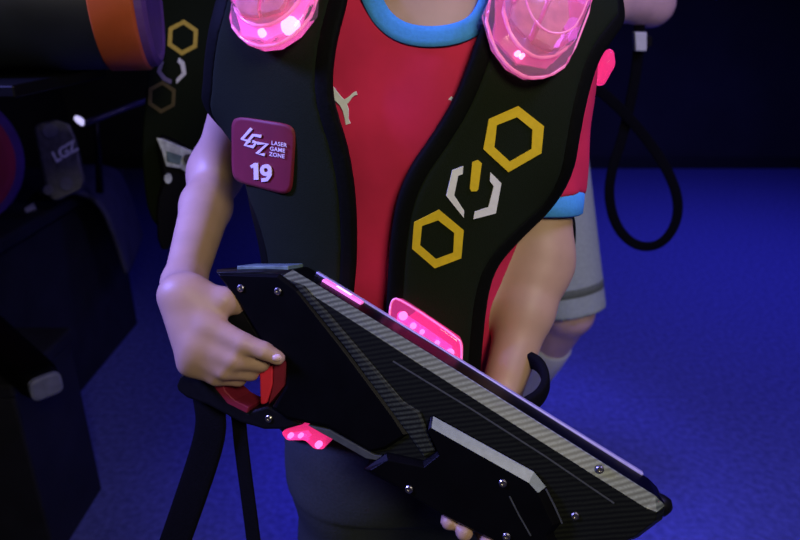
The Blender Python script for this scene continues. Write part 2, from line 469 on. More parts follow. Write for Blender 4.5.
# legs (under the trousers) down to the ankles
KN = {-1: np.array([-.078, .685, .36]), 1: np.array([.080, .69, .36])}
AN = {-1: np.array([-.088, .715, .075]), 1: np.array([.092, .72, .075])}
for s in (-1, 1):
    H = np.array([s*.064, CY, .62])
    bf.add(seg(H, .058, KN[s], .042), .03); bf.add(seg(KN[s], .042, AN[s], .028), .02); bf.add(seg(AN[s], .028, AN[s]+np.array([0, -.08, -.045]), .022), .02)
body = bf.mesh('body', M['skin'], child, 1); del bf
for nm, nmb in (('nail', 0),):
    # fingernail on the trigger finger
    fr = ell(G(281.5, 355.5, .0105), (.0050, .0032, .0036)); f1 = Field(fr[1]-.003, fr[2]+.003, .0008); f1.add(fr); f1.mesh('fingernail', mat('nail', (.72, .50, .42), .3, .03, 50), child)
for s in (-1, 1):
    c = np.array([HX+s*.031, .606, 1.362])
    e = ell(c+np.array([0, .003, 0]), (.0120, .0120, .0070)); f1 = Field(e[1]-.003, e[2]+.003, .0012); f1.add(e); eye = f1.mesh('eye', M['eye'], child)
    e = ell(c+np.array([0, -.0068, -.0012]), (.0058, .0032, .0054)); f1 = Field(e[1]-.002, e[2]+.002, .0007); f1.add(e); f1.mesh('iris', M['iris'], eye)
    v, f = tube_mesh([(HX+s*.018, .5945, 1.384), (HX+s*.030, .594, 1.388), (HX+s*.045, .605, 1.383)], [.002, .003, .0015], 8)
    wmesh('eyebrow', v, f, M['hair'], child)
hp = Field((HX-.10, .57, 1.29), (HX+.10, .80, 1.50), .004)
hp.add(ell((HX, .69, 1.378), (.082, .098, .100)))
hp.apply(lambda D, x, y, z: smax(D+.004*np.sin(x*190)*np.sin(y*170+z*90), np.where(y < .66, 1.405+(y-.60)*.2-z, 1.315-z+np.clip(.72-y, 0, .1)*1.2), .012))
hp.mesh('hair', M['hair'], child, 1)
v, f = tube_mesh([(HX-.018, .590, 1.298), (HX, .5865, 1.2965), (HX+.018, .590, 1.298)], [.001, .0032, .001], 8)
wmesh('mouth', v, f, M['lip'], child)

# jersey: body and sleeves in one cloth, cut at hem, neck and cuffs
def plane_cut(c, n):
    n = np.array(n, float)/np.linalg.norm(n); c = np.array(c, float)
    return lambda x, y, z: (x-c[0])*n[0]+(y-c[1])*n[1]+(z-c[2])*n[2]
sf = Field((-.29, .55, .72), (.30, .88, 1.30), .003)
sf.add(loft(TORSO, GROW, zlo=.775, zhi=1.265))
CUFR = SHR+(ELR-SHR)*.695; CUFL = SHL+(ELL-SHL)*.30
def sleeve(S, E, c, r0, r1):
    g, lo, hi = seg(S, r0, S+(E-S)*.95, r1); cut = plane_cut(c, E-S)
    return (lambda x, y, z: np.maximum(g(x, y, z), cut(x, y, z)), lo, hi)
sf.add(sleeve(SHL, ELL, CUFL, .046, .036), .035); sf.add(sleeve(SHR, ELR, CUFR, .046, .040), .035)
# neckline: front half from the photo, back half round the neck
front = [march(x, y, .0015) for x, y in ((492, -14), (486, 10), (474, 27), (452, 35.5), (425, 37.5), (401, 33), (383, 20), (373, 2), (367, -14))]
back = [np.array(p) for p in ((-.040, .700, 1.243), (-.030, .735, 1.250), (.018, .752, 1.252), (.066, .735, 1.250), (.078, .700, 1.243))]
loop = chaikin(front+back, 3, True)
pc = np.mean(loop, axis=0); _, _, vt = np.linalg.svd(np.array(loop)-pc); pn = vt[2]*np.sign(vt[2][2])
lu = np.array([1., 0, 0]); lu -= pn*(lu@pn); lu /= np.linalg.norm(lu); lv = np.cross(pn, lu)
hole = poly2d([((p-pc)@lu, (p-pc)@lv) for p in loop])
def neck_cut(D, x, y, z):
    D = D+.0016*np.sin(40*z+25*x+9*np.sin(20*y))*np.sin(33*x-14*z)
    X, Y, Z = np.broadcast_arrays(x, y, z); k = slice(int((1.10-sf.lo[2])/sf.h), None)
    q = np.stack([X[..., k]-pc[0], Y[..., k]-pc[1], Z[..., k]-pc[2]], -1)
    c = np.maximum(hole(q@lu, q@lv)+.004, -.05-(q@pn))
    D = D.copy(); D[..., k] = smax(D[..., k], -c, .003); return D
sf.apply(neck_cut)
sf.mesh('jersey', M['red'], child, 2)
cv = []; cfc = []
prof = [(.0006, -.0088), (.0022, -.0080), (.0028, -.004), (.0028, .003), (.0022, .0078), (.0006, .0088), (-.004, .0075), (-.004, -.008)]
nl = len(loop)
for i, p in enumerate(loop):
    t = loop[(i+1) % nl]-loop[i-1]; t /= np.linalg.norm(t)
    g = grad(p); g -= t*(g@t); g /= np.linalg.norm(g); up = np.cross(t, g)
    if up@pn < 0: up = -up
    for (o, h) in prof: cv.append(p+g*o+up*h)
npf = len(prof)
for i in range(nl):
    j = (i+1) % nl
    for k in range(npf):
        l = (k+1) % npf; cfc.append((i*npf+k, i*npf+l, j*npf+l, j*npf+k))
bmc = bmesh.new(); vs_ = [bmc.verts.new(v) for v in cv]
for f in cfc: bmc.faces.new([vs_[i] for i in f])
col = bm_out('collar', bmc, M['blue_rib'], child, True); col['label'] = 'sky-blue ribbed collar'
for c, S, E, r in ((CUFR, SHR, ELR, .0412), (CUFL, SHL, ELL, .0430)):
    d = (E-S)/np.linalg.norm(E-S)
    v, f = tube_mesh([c-d*.004, c, c+d*.010, c+d*.020, c+d*.022], [r-.003, r, r, r-.0005, r-.003], 40)
    o = wmesh('sleeve_cuff', v, f, M['blue_rib'], child, True); o['label'] = 'sky-blue sleeve cuff'
# trousers
tf = Field((-.17, .55, .06), (.17, .83, .83), .004)
tf.add(loft([(.62, .116, .082, 0, CY), (.68, .131, .088, 0, CY), (.74, .131, .092, 0, CY), (.80, .129, .092, 0, CY)], .004, zlo=.66))
for s in (-1, 1):
    H = np.array([s*.054, CY-.012, .70])
    tf.add(seg(H, .083, KN[s], .056), .035 if s < 0 else .012); tf.add(seg(KN[s], .056, AN[s]+np.array([0, 0, .02]), .046), .02)
tf.add(ell((0, .690, .665), (.112, .092, .095)), .06)
tf.apply(lambda D, x, y, z: np.maximum(D+.002*np.sin(60*z+18*x)*np.sin(25*x+11), .075-z))
tf.mesh('trousers', M['trouser'], child, 2)
for s in (-1, 1):
    a = AN[s]; ff = Field(a+np.array([-.06, -.17, -.078]), a+np.array([.06, .08, .05]), .004)
    ff.add(ell(a+np.array([0, .01, -.03]), (.036, .05, .05))); ff.add(ell(a+np.array([s*.008, -.085, -.045]), (.040, .075, .038)), .03); ff.add(ell(a+np.array([s*.004, -.03, -.05]), (.036, .09, .03)), .03)
    ff.apply(lambda D, x, y, z: np.maximum(D, .002-z)); ff.mesh('shoe', M['shoe'], child)

# emblem printed on the jersey
def ribbon(name, A, Bp, off, m, parent, th=.0009, sub=5, closed=False):
    """band between two photo polylines, laid on the garment"""
    def dens(L):
        out = []
        n = len(L) if closed else len(L)-1
        for i in range(n):
            a, b = np.array(L[i], float), np.array(L[(i+1) % len(L)], float)
            out += [a+(b-a)*t/sub for t in range(sub)]
        if not closed: out.append(np.array(L[-1], float))
        return out
    a, b = dens(A), dens(Bp); n = len(a); V = []
    for L in (a, b):
        for p in L:
            q = march(p[0], p[1], off); V.append((q, grad(q)))
    verts = [p for p, g in V]+[p+g*th for p, g in V]
    F = []; T = 2*n
    rng = range(n if closed else n-1)
    for i in rng:
        j = (i+1) % n
        F += [(T+i, T+j, T+n+j, T+n+i), (i, n+i, n+j, j), (i, j, T+j, T+i), (n+i, T+n+i, T+n+j, n+j)]
    if not closed: F += [(0, T, T+n, n), (n-1, 2*n-1, T+2*n-1, T+n-1)]
    bm = bmesh.new(); vs = [bm.verts.new(v) for v in verts]
    for f in F: bm.faces.new([vs[i] for i in f])
    return bm_out(name, bm, m, parent, False)
def stroke(pts, w):
    pts = [np.array(p, float) for p in pts]; a = []; b = []
    for i, p in enumerate(pts):
        t = pts[min(i+1, len(pts)-1)]-pts[max(i-1, 0)]; t /= np.linalg.norm(t)
        n = np.array([-t[1], t[0]]); ww = w[i] if hasattr(w, '__len__') else w
        a.append(p+n*ww/2); b.append(p-n*ww/2)
    return a, b
em = bpy.data.objects.new('shirt_emblem', None)
def merged(name, pieces, m, parent):
    """several printed strokes as one emblem mesh"""
    bm = bmesh.new()
    for o in pieces:
        bm.from_mesh(o.data)
        me = o.data; bpy.data.objects.remove(o); bpy.data.meshes.remove(me)
    me = bpy.data.meshes.new(name); bm.to_mesh(me); bm.free()
    return link(name, me, m, parent, False)
def prints(name, strokes, off, m, parent):
    return merged(name, [ribbon('s', *stroke(p, w), off, m, parent) for p, w in strokes], m, parent)
prints('shirt_emblem', [([(331.5, 86), (334, 92), (338, 98), (343, 103), (346, 110), (347, 119), (348.5, 124)], [3, 6, 7, 7, 6, 3.5, 5]),
                        ([(342, 103), (347, 101), (351, 97), (354, 94), (357, 93)], [6, 5, 3, 3, 4])], .0005, M['white'], child)
prints('shirt_emblem', [([(452, 97), (449, 101), (447, 105), (447, 111)], [2.5, 3.5, 2.5, 2.5]), ([(448, 102), (452, 101)], 2.2)], .0005, M['white'], child)

# ------------------------------------------------------------------ the vest
vest = empty('laser_tag_vest', (0, CY, .80), 'padded black vest with yellow hexagons and pink shoulder lights, worn over the red jersey', 'vest')
VO, VI = .021, .005
inL = [(349, -40), (347, 0), (337, 35), (332, 65), (331, 90), (335, 112), (345, 142), (352, 175), (356, 215), (356, 265), (352, 300), (350, 360), (348, 425)]
outL = [(230, -40), (217, 0), (207, 45), (203, 105), (207, 150), (226, 188), (250, 214), (261, 240), (264, 270), (266, 310), (270, 360), (276, 425)]
inR = [(506, -40), (497, 0), (481, 32), (468, 70), (453, 105), (431, 140), (411, 168), (398, 198), (391, 238), (388, 285), (386, 330), (384, 390), (384, 425)]
outR = [(626, -40), (624, 20), (611, 40), (599, 57), (591, 80), (584, 108), (579, 135), (573, 172), (553, 206), (520, 238), (497, 264), (488, 290), (483, 330), (479, 380), (476, 425)]
def panel_poly(inn, out):
    I = [march(*p, VO-.004) for p in chaikin(inn, 2)]; O = [march(*p, VO-.006) for p in chaikin(out, 2)]
    i2 = [(p[0], p[2]) for p in I]; o2 = [(p[0], p[2]) for p in O]
    top_i = (i2[0][0], 1.40); top_o = (o2[0][0], 1.40)
    return [top_i]+i2+o2[::-1]+[top_o]
polyL, polyR = panel_poly(inL, outL), panel_poly(inR, outR)
pl, pr2 = poly2d(polyL), poly2d(polyR)
BW = .016
def vest_field():
    return Field((-.30, .54, .74), (.30, .88, 1.30), .0025)
for nm, pf, sx in (('padded_panel', pl, -1), ('padded_panel', pr2, 1)):
    vf = vest_field()
    lo = -.30 if sx < 0 else -.02; hi = .02 if sx < 0 else .30
    x, y, z = vf.grid(); B = BASE(x, y, z)
    d2 = pf(vf.ax[0][:, None], vf.ax[2][None, :])[:, None, :]
    shell = np.maximum(B-VO, VI-B)
    core = smax(B-VO, d2+BW*.75, .006); core = np.maximum(core, VI-B)
    vf.D = core.astype(np.float32); vf.mesh('padded_panel', M['vest'], vest, 1)
    vf = vest_field()
    band = smax(B-(VO-.0002), np.abs(d2+BW*.5)-BW*.55, .005); band = np.maximum(band, VI-B)
    vf.D = band.astype(np.float32); vf.mesh('edge_binding', M['binding'], vest, 1)
vf = vest_field(); x, y, z = vf.grid(); B = BASE(x, y, z)
bk = np.maximum(np.maximum(B-VO+.001, VI-B), np.maximum(.735-y, np.maximum(np.abs(x-.012)-.13, np.maximum(.80-z, z-1.15))))
vf.D = np.broadcast_to(bk, vf.D.shape).astype(np.float32).copy(); vf.mesh('back_panel', M['vest'], vest, 1)
# emblems
HO = VO+.0004
h1o = [(518, 106), (543.5, 126), (541, 153), (508, 172), (483, 149), (488.5, 119)]; h1i = [(516.6, 117), (532, 129.5), (531, 149), (509.6, 161.5), (494, 147), (496.5, 125)]
h2o = [(439, 209.5), (463.5, 230), (461, 258), (434.6, 268), (412, 248.5), (414, 222)]; h2i = [(438, 220), (454, 232.6), (453, 252.5), (436, 259), (420, 245), (422, 225.6)]
o = ribbon('hexagon_print', h1o, h1i, HO, M['yellow'], vest, closed=True); o['label'] = 'larger yellow hexagon outline'
o = ribbon('hexagon_print', h2o, h2i, HO, M['yellow'], vest, closed=True); o['label'] = 'lower yellow hexagon outline'
br1 = ribbon('s', [(463, 166), (452, 170), (446, 195.6), (463.5, 217.5)], [(462.4, 174), (458, 175.5), (454, 195), (464, 210.5)], HO, M['white'], vest)
br2 = ribbon('s', [(490, 172), (501, 183), (495.5, 213), (473, 219)], [(489.5, 181), (493.4, 186), (488, 207), (474.4, 211.5)], HO, M['white'], vest)
o = merged('bracket_print', [br1, br2], M['white'], vest); o['label'] = 'white broken hexagon outline'
o = ribbon('bar_print', [(477, 160), (472, 162), (469.5, 188), (471, 191)], [(478, 160), (481.5, 163), (478, 189), (476.5, 191)], HO, M['yellow'], vest); o['label'] = 'short yellow bar'
# number badge, conforming to the panel
bc = [np.array(p, float) for p in ((232.5, 115.5), (297, 125.5), (291.5, 196), (233, 180.5))]
# the badge is stiff: one gently curved sheet fitted to the panel's middle
_pp = [(x, y) for x in np.linspace(248, 292, 8) for y in np.linspace(122, 186, 8)]
_q = np.array([_march(x, y, VO+.0004)[1] for x, y in _pp]); _x = np.array(_pp)-np.array([265, 152])
_A = np.stack([np.ones(len(_x)), _x[:, 0], _x[:, 1], _x[:, 0]**2, _x[:, 0]*_x[:, 1], _x[:, 1]**2], 1); _c = np.linalg.lstsq(_A, _q, rcond=None)[0]
def sheet(px, py, d=0.):
    a, b = px-265, py-152; p = P(px, py, float(np.array([1, a, b, a*a, a*b, b*b])@_c)-.0006); v = CAM-p
    return p+v/np.linalg.norm(v)*d
def bil(u, v): return (bc[0]*(1-u)+bc[1]*u)*(1-v)+(bc[3]*(1-u)+bc[2]*u)*v
def badge():
    N = 22; r = .16; V = []; idx = {}
    bm = bmesh.new(); top = {}; bot = {}
    for i in range(N+1):
        for j in range(N+1):
            u, v = i/N, j/N   # squircle map for rounded corners
            a, b = 2*u-1, 2*v-1
            m_ = max(abs(a), abs(b)); 
            if m_ > 0:
                n_ = (abs(a)**7+abs(b)**7)**(1/7); a, b = a*m_/n_, b*m_/n_
            p = bil((a+1)/2, (b+1)/2); q = sheet(p[0], p[1]); g = np.cross(sheet(p[0]+2, p[1])-q, sheet(p[0], p[1]-2)-q); g /= np.linalg.norm(g)
            top[i, j] = bm.verts.new(q+g*.0013); bot[i, j] = bm.verts.new(q-g*.0035)
    for i in range(N):
        for j in range(N):
            bm.faces.new([top[i, j], top[i+1, j], top[i+1, j+1], top[i, j+1]]); bm.faces.new([bot[i, j], bot[i, j+1], bot[i+1, j+1], bot[i+1, j]])
    per = [(i, 0) for i in range(N)]+[(N, j) for j in range(N)]+[(i, N) for i in range(N, 0, -1)]+[(0, j) for j in range(N, 0, -1)]
    for k in range(len(per)):
        a, b = per[k], per[(k+1) % len(per)]; bm.faces.new([top[a], bot[a], bot[b], top[b]])
    o = bm_out('number_badge', bm, M['badge'], vest, True); o['label'] = 'maroon badge with pale lettering and number'
    return o
bd = badge()
BO = HO+.0016
MARCH[BO] = lambda px, py: sheet(px, py, .0034)
def glyphs(name, txt, org, ex, ey, size, m, parent, off, bold=.0, sp=1., conv=None):
    cu = bpy.data.curves.new('t', 'FONT'); cu.body = txt; cu.size = 1; cu.offset = bold; cu.space_character = sp; cu.align_x = 'CENTER'; cu.align_y = 'CENTER'; cu.resolution_u = 6
    t = bpy.data.objects.new('t', cu); COL.objects.link(t)
    dg = bpy.context.evaluated_depsgraph_get(); me = bpy.data.meshes.new_from_object(t.evaluated_get(dg))
    bpy.data.objects.remove(t); bpy.data.curves.remove(cu)
    ex = np.array(ex, float); ey = np.array(ey, float); org = np.array(org, float)
    for v in me.vertices:
        p = org+ex*v.co.x*size+ey*v.co.y*size
        v.co = conv(p) if conv else march(p[0], p[1], off)
    me.update(); o = link(name, me, m, parent, False)
    if parent is not None: me.transform(root_of(parent).matrix_basis.inverted())
    return o
EX = np.array([.985, .165]); EY = np.array([.03, -1.0])
prints('badge_number', [([(251.5, 166.8), (256.5, 164)], 3.2), ([(256.2, 163), (256.6, 171), (256.8, 179.5)], 4.4),
                       ([(266.4+4.0*math.sin(t), 170.0-4.1*math.cos(t)) for t in np.linspace(0, 2*math.pi, 13)], 3.7), ([(270.4, 170), (270.2, 175), (267.5, 179.3), (262, 180)], 3.7)], BO, M['badge_ink'], bd)
for k, tx in enumerate(('LASER', 'GAME', 'ZONE')):
    glyphs('badge_lettering', tx, (279+(-.6*k) - (1.0 if k else 0), 144.2+5.6*k), EX, EY, 5.6, M['badge_ink'], bd, BO, .02, 1.05)
def bp_(x, y): return (220+x/4.91, 100+y/4.91)
prints('badge_monogram', [([bp_(157, 140), bp_(110, 192), bp_(152, 202)], 3.0), ([bp_(205, 178), bp_(165, 172), bp_(126, 222), bp_(165, 230), bp_(180, 208), bp_(162, 204)], 2.8),
                          ([bp_(186, 212), bp_(235, 216), bp_(183, 262), bp_(222, 268)], 2.9)], BO, M['badge_ink'], bd)
# clear shoulder lights
def shoulder_light(px, py, wdt, hgt, up_px, label, board, leds):
    p = march(px, py, VO); n = grad(p)
    q = march(px+up_px[0], py+up_px[1], VO); u = q-p; u -= n*(u@n); u /= np.linalg.norm(u); r = np.cross(u, n)
    # octagon with long sides
    def octa(w, h, c, lift):
        pts = [(-w, -h+c), (-w*.55, -h+c*.28), (-w*.12, -h), (w*.30, -h), (w*.70, -h+c*.35), (w, -h+c), (w, h-c), (w*.55, h), (-w*.55, h), (-w, h-c)]
        return [p+r*a+u*b+n*lift for a, b in pts]
    def oc(s, lift, dy=0): return octa(wdt*s, hgt*s, wdt*.75*s, lift)
    v, f = stack_mesh([oc(1.0, -.004), oc(1.02, .004), oc(.98, .009), oc(.80, .014)])
    base = wmesh('light_housing', v, f, M['clear_pink'], vest, False, .0015, 2); base['label'] = label
    v, f = stack_mesh([oc(.80, .0145), oc(.77, .028), oc(.62, .036)])
    wmesh('lens', v, f, M['clear_pink'], base, False, .0012, 2)
    for sc, lf, rr in ((1.02, .0045, .0016), (.81, .0150, .0018), (.63, .0355, .0009)):
        pts = chaikin(oc(sc, lf), 1, True); pts = pts+[pts[0], pts[1]]
        v, f = tube_mesh(pts, rr, 8); wmesh('rim', v, f, M['rim_highlight'], base, True)
    # what sits inside the clear shell
    v, f = stack_mesh([[p+r*a*wdt+u*b*hgt+n*l for a, b in ((.02, -.62), (.40, -.62), (.50, -.20), (.30, .05), (.02, -.05))] for l in (.016, .020)])
    wmesh('circuit_board', v, f, M['board'], base, False)
    v, f = stack_mesh([[p+r*a*wdt+u*b*hgt+n*l for a, b in ((-.55, -.55), (-.08, -.62), (-.08, -.1), (-.5, -.0))] for l in (.016, .019)])
    wmesh('circuit_board', v, f, M['board'], base, False)
    v, f = stack_mesh([[p+r*a*wdt+u*b*hgt+n*l for a, b in ((-.92, -.2), (-.60, -.75), (.0, -.90), (.6, -.75), (.92, -.2), (.92, .8), (-.92, .8))] for l in (.001, .003)])
    wmesh('light_board', v, f, M[board], base, False)
    for (a, b, s, mm) in leds:
        v, f = stack_mesh([[p+r*(a*wdt+math.cos(t)*s*wdt*g)+u*(b*hgt+math.sin(t)*s*wdt*g)+n*l for t in np.linspace(0, 2*math.pi, 12, endpoint=False)] for l, g in ((.003, 1), (.0075, .9), (.009, .5))])
        wmesh('led', v, f, M[mm], base, True)
shoulder_light(279, -8, .0400, .060, (10, -30), 'clear light glowing bright pink above the badge', 'led',
    ((-.10, -.80, .09, 'led_hot'), (.50, -.72, .20, 'led_hot'), (.84, -.2, .12, 'led_hot'), (-.50, -.35, .07, 'led_hot'), (-.05, -.52, .07, 'led_hot'), (-.7, .2, .14, 'led_violet'), (.1, .35, .34, 'led_violet')))
shoulder_light(538, 7, .0420, .066, (12, -40), 'clear light glowing dull rose and violet above the hexagons', 'led_soft',
    ((-.08, -.80, .05, 'led_hot'), (.02, -.80, .05, 'led_hot'), (-.35, -.45, .05, 'led_soft'), (.74, -.15, .2, 'led_violet'), (.70, .35, .22, 'led_violet'), (-.72, .3, .2, 'led_violet'), (.05, .35, .36, 'led_violet')))
# light at the back of the shoulder
def closest_y(px, py, lo=.66, hi=.80):
    ys = np.linspace(lo, hi, 60); v = [float(BASE(*[np.array(c) for c in P(px, py, y)])) for y in ys]
    return ys[int(np.argmin(v))]
YB = closest_y(604, 70, .69)
c = P(603, 70, YB)
ff = Field(c-.05, c+.05, .0016); ff.add(seg(P(600, 79, YB), .007, P(606, 64, YB), .0085)); ff.add(seg(P(606, 64, YB), .006, P(609, 54, YB), .005), .006)
ff.add(seg(P(588, 72, YB+.004), .006, P(602, 72, YB), .006), .004)
o = ff.mesh('rear_light', M['clear_rose'], vest); o['label'] = 'small pink light behind the shoulder'
# side strap under the sleeve
v, f = tube_mesh(chaikin([(.135, .765, 1.10), P(556, 205, .765), P(564, 226, .762), P(561, 262, .76), P(550, 300, .76), (.125, .755, .87)], 2), .016, 16, .22, (0, 1, 0))
wmesh('side_strap', v, f, M['webbing'], vest, True)

# ------------------------------------------------------------------ the blaster
gun = empty('laser_blaster', (0, 0, 0), 'black carbon-fibre laser blaster with pink lights, held across the child\'s waist', 'blaster')
gun.matrix_basis = GUN.matrix()
TH = -.046
bodyo = [(213, 270), (262, 268.5), (290, 270), (432, 357), (600, 463), (657, 499), (667, 509), (664, 523), (640, 541), (590, 560), (540, 560), (500, 546), (440, 512), (386, 458), (372, 456), (325, 429), (285, 421), (269, 408), (284, 385), (286, 362), (262, 346), (238, 305)]
bodyi = [(216, 272), (263, 271), (283, 276), (424, 367), (592, 474), (646, 508), (657, 512), (655, 521), (634, 537), (588, 556), (542, 556), (502, 542), (443, 508), (389, 455), (374, 453), (327, 426), (287, 418), (273, 407), (287, 385), (289, 360), (264, 343), (241, 305)]
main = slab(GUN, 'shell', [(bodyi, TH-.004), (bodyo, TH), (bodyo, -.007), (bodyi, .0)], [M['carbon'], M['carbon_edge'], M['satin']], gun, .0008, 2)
# top chamfer: carbon with its highlight put into the colour; top face in satin
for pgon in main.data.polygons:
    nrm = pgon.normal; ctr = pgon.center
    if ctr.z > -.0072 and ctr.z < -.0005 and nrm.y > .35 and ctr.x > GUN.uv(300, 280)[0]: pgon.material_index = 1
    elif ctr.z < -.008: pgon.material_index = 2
side = [(217, 273), (280, 274), (300, 290), (345, 347), (395, 414), (409, 434), (386, 449), (371, 452), (327, 427), (287, 419), (273, 408), (286, 385), (288, 361), (264, 344), (241, 305)]
sidei = [(221, 275), (278, 277), (297, 291), (342, 348), (391, 414), (404, 434), (385, 446), (371, 449), (329, 424), (289, 416), (277, 407), (289, 386), (291, 360), (266, 342), (244, 305)]
slab(GUN, 'side_plate', [(side, -.004), (side, .0005), (sidei, .0025)], M['satin'], gun, .0006)
rib = [(292, 281), (304, 286), (330, 314), (404, 401), (420, 411), (436, 450), (424, 456), (409, 434), (345, 346)]
ribi = [(295, 283), (303, 288), (329, 317), (402, 404), (418, 413), (432, 449), (424, 453), (411, 432), (347, 344)]
slab(GUN, 'carbon_strip', [(rib, -.003), (rib, .0015), (ribi, .0022)], carbon('ladder_carbon', (.004, .0045, .004), (.040, .048, .030), .45, .2), gun, .0005)
# lower edge strip
slab(GUN, 'lower_strip', [([(308, 425), (330, 430), (375, 455), (386, 456), (384, 462), (366, 458), (322, 433)], -.012), ([(308, 425), (330, 430), (375, 455), (386, 456), (384, 461), (366, 458), (322, 433)], .001)], M['line'], gun, .0005)
plate = [(431, 416), (434, 415), (534, 470), (546, 485), (562, 520), (553, 531), (566, 560), (505, 545), (442, 513), (404, 489), (364, 468), (387, 452), (424, 460), (438, 450)]
platei = [(429, 428), (433, 425), (529, 479), (538, 489), (553, 521), (546, 531), (556, 556), (507, 541), (444, 510), (406, 486), (373, 467), (390, 457), (426, 464), (441, 452)]
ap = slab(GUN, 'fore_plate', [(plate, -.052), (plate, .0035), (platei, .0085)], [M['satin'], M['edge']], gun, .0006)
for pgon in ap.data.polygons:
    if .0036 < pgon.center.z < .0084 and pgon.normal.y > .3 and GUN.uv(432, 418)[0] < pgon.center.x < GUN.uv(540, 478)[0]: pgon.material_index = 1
# raised lines
def gline(name, pts, w, h, m, wd=1.2, base=0.):
    pts = [np.array(p, float) for p in pts]; a, b = stroke(pts, wd)
    out = list(a)+list(b)[::-1]
    return slab(GUN, name, [(out, base-.001), (out, base+h)], m, gun, 0)
gline('ridge_line', [(393, 361), (470, 408), (545, 456), (614, 503)], 0, .0008, M['line'], 1.4)
gline('ridge_line', [(510, 492), (519, 510), (531, 531)], 0, .0006, M['line'], 1.3, .0085)
gline('ridge_line', [(546, 487), (555, 505), (562, 521)], 0, .0006, M['line'], 1.5, .0045)
# grip under the hand, trigger guard, trigger
grip = [(240, 300), (268, 346), (252, 380), (214, 392), (196, 386), (212, 340), (226, 318)]
slab(GUN, 'grip', [(grip, -.038), (grip, -.008)], M['black'], gun, .005, 3)
guard = [(174, 386), (178, 376), (186, 371), (197, 374), (212, 387), (226, 402), (246, 413), (266, 407), (288, 418), (302, 426), (284, 431), (262, 431), (238, 424), (206, 407), (184, 399), (176, 393)]
slab(GUN, 'trigger_guard', [(guard, -.040), (guard, -.004)], M['black'], gun, .003, 3)
gi = [(210, 384), (222, 382), (224, 391), (234, 401), (248, 408), (246, 414), (226, 404)]
o = slab(GUN, 'guard_lining', [(gi, -.036), (gi, -.002)], M['trigger_dark'], gun, .001); o['label'] = 'dull red lining'
tw = [(274, 352), (286, 360), (286, 384), (268, 405), (273, 384)]
slab(GUN, 'trigger_recess', [(tw, -.040), (tw, -.006)], M['trigger_dark'], gun, .0008)
tg = [(254, 352), (270, 350), (273, 372), (273, 384), (266, 404), (260, 405), (259, 372), (250, 362)]
o = slab(GUN, 'trigger', [(tg, -.032), (tg, -.009), ], M['trigger'], gun, .002, 3); o['label'] = 'red trigger'
# display on the rear top, light strip and rail along the top edge
def topbox(name, p0, p1, w0, w1, lift, thick, m, lead=0.):
    a = GUN.uv(*p0); b = GUN.uv(*p1); d = (b-a)/np.linalg.norm(b-a); nn = np.array([-d[1], d[0]])
    if nn[1] < 0: nn = -nn
    V = []
    for w in (w0, w1):
        for q, l in ((a, lift-thick), (b, lift-thick), (b, lift), (a, lift)):
            c = q+nn*l; V.append((c[0], c[1], w))
    me = bpy.data.meshes.new(name); me.from_pydata(V, [], [(0, 1, 2, 3), (7, 6, 5, 4), (0, 4, 5, 1), (1, 5, 6, 2), (2, 6, 7, 3), (3, 7, 4, 0)]); me.update()
    bm = bmesh.new(); bm.from_mesh(me); bmesh.ops.recalc_face_normals(bm, faces=bm.faces); bm.to_mesh(me); bm.free()
    return link(name, me, m, gun, False, .0008, 2)
o = topbox('display', (234, 270), (286, 270), -.044, -.006, .0035, .005, M['display']); o['label'] = 'pale glass display'
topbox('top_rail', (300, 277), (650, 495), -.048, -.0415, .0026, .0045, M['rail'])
o = topbox('light_strip', (312, 284), (352, 309), -.036, -.026, .003, .005, M['led']); o['label'] = 'glowing pink light strip'
topbox('light_strip_core', (324, 292), (340, 302), -.034, -.028, .0036, .003, M['led_hot'])
# muzzle cap
v, f = tube_mesh([GUN.seen(646, 498, -.024), GUN.seen(660, 505, -.024), GUN.seen(667, 508, -.024), GUN.seen(670, 510, -.024)], [.008, .0095, .008, .004], 24)
wmesh('muzzle', v, f, M['black'], gun, True)
# clear pink sensor blocks
def sensor(name, pts, w0, w1, m, label, r=.004):
    o = slab(GUN, name, [(pts, w0), (pts, w1)], m, gun, r, 4, True); o['label'] = label; return o
so = [(389, 318), (391, 300), (399, 298), (458, 338), (462, 345), (461, 372), (440, 372), (392, 342)]
s1 = sensor('sensor_block', [(x, y) for x, y in so], -.0645, -.050, M['clear_rose'], 'pink glowing sensor block above the top edge')
si = [(396, 330), (398, 309), (452, 346), (454, 368)]
slab(GUN, 'led_board', [(si, -.064), (si, -.0615)], M['led'], s1, .0005)
ro = [np.array(tuple(GUN.uv(x, y, -.050))+(-.0505,)) for x, y in chaikin(so, 2, True)]
v, f = tube_mesh(ro+[ro[0], ro[1]], .0011, 8)
me = bpy.data.meshes.new('rim'); me.from_pydata([tuple(p) for p in v], [], f); link('rim', me, M['rim_highlight'], s1)
for (x, y, r) in ((403, 316, 4.5), (413, 326, 3.2), (422, 332, 2.6), (437, 343, 2.6), (450, 353, 4.2)):
    c = [(x+r*math.cos(t), y+r*math.sin(t)) for t in np.linspace(0, 2*math.pi, 10, endpoint=False)]
    slab(GUN, 'led', [(c, -.0616), (c, -.0585)], M['led_hot'], s1, .0004)
sl_ = [(280, 433), (288, 429), (312, 429), (326, 436), (324, 450), (314, 450), (304, 441), (286, 441)]
s2 = sensor('sensor_block', sl_, -.040, -.012, M['clear_rose'], 'pink glowing sensor block under the trigger guard', .003)
slab(GUN, 'led_board', [([(284, 435), (306, 433), (310, 437), (286, 438)], -.030), ([(284, 435), (306, 433), (310, 437), (286, 438)], -.022)], M['led'], s2, .0005)
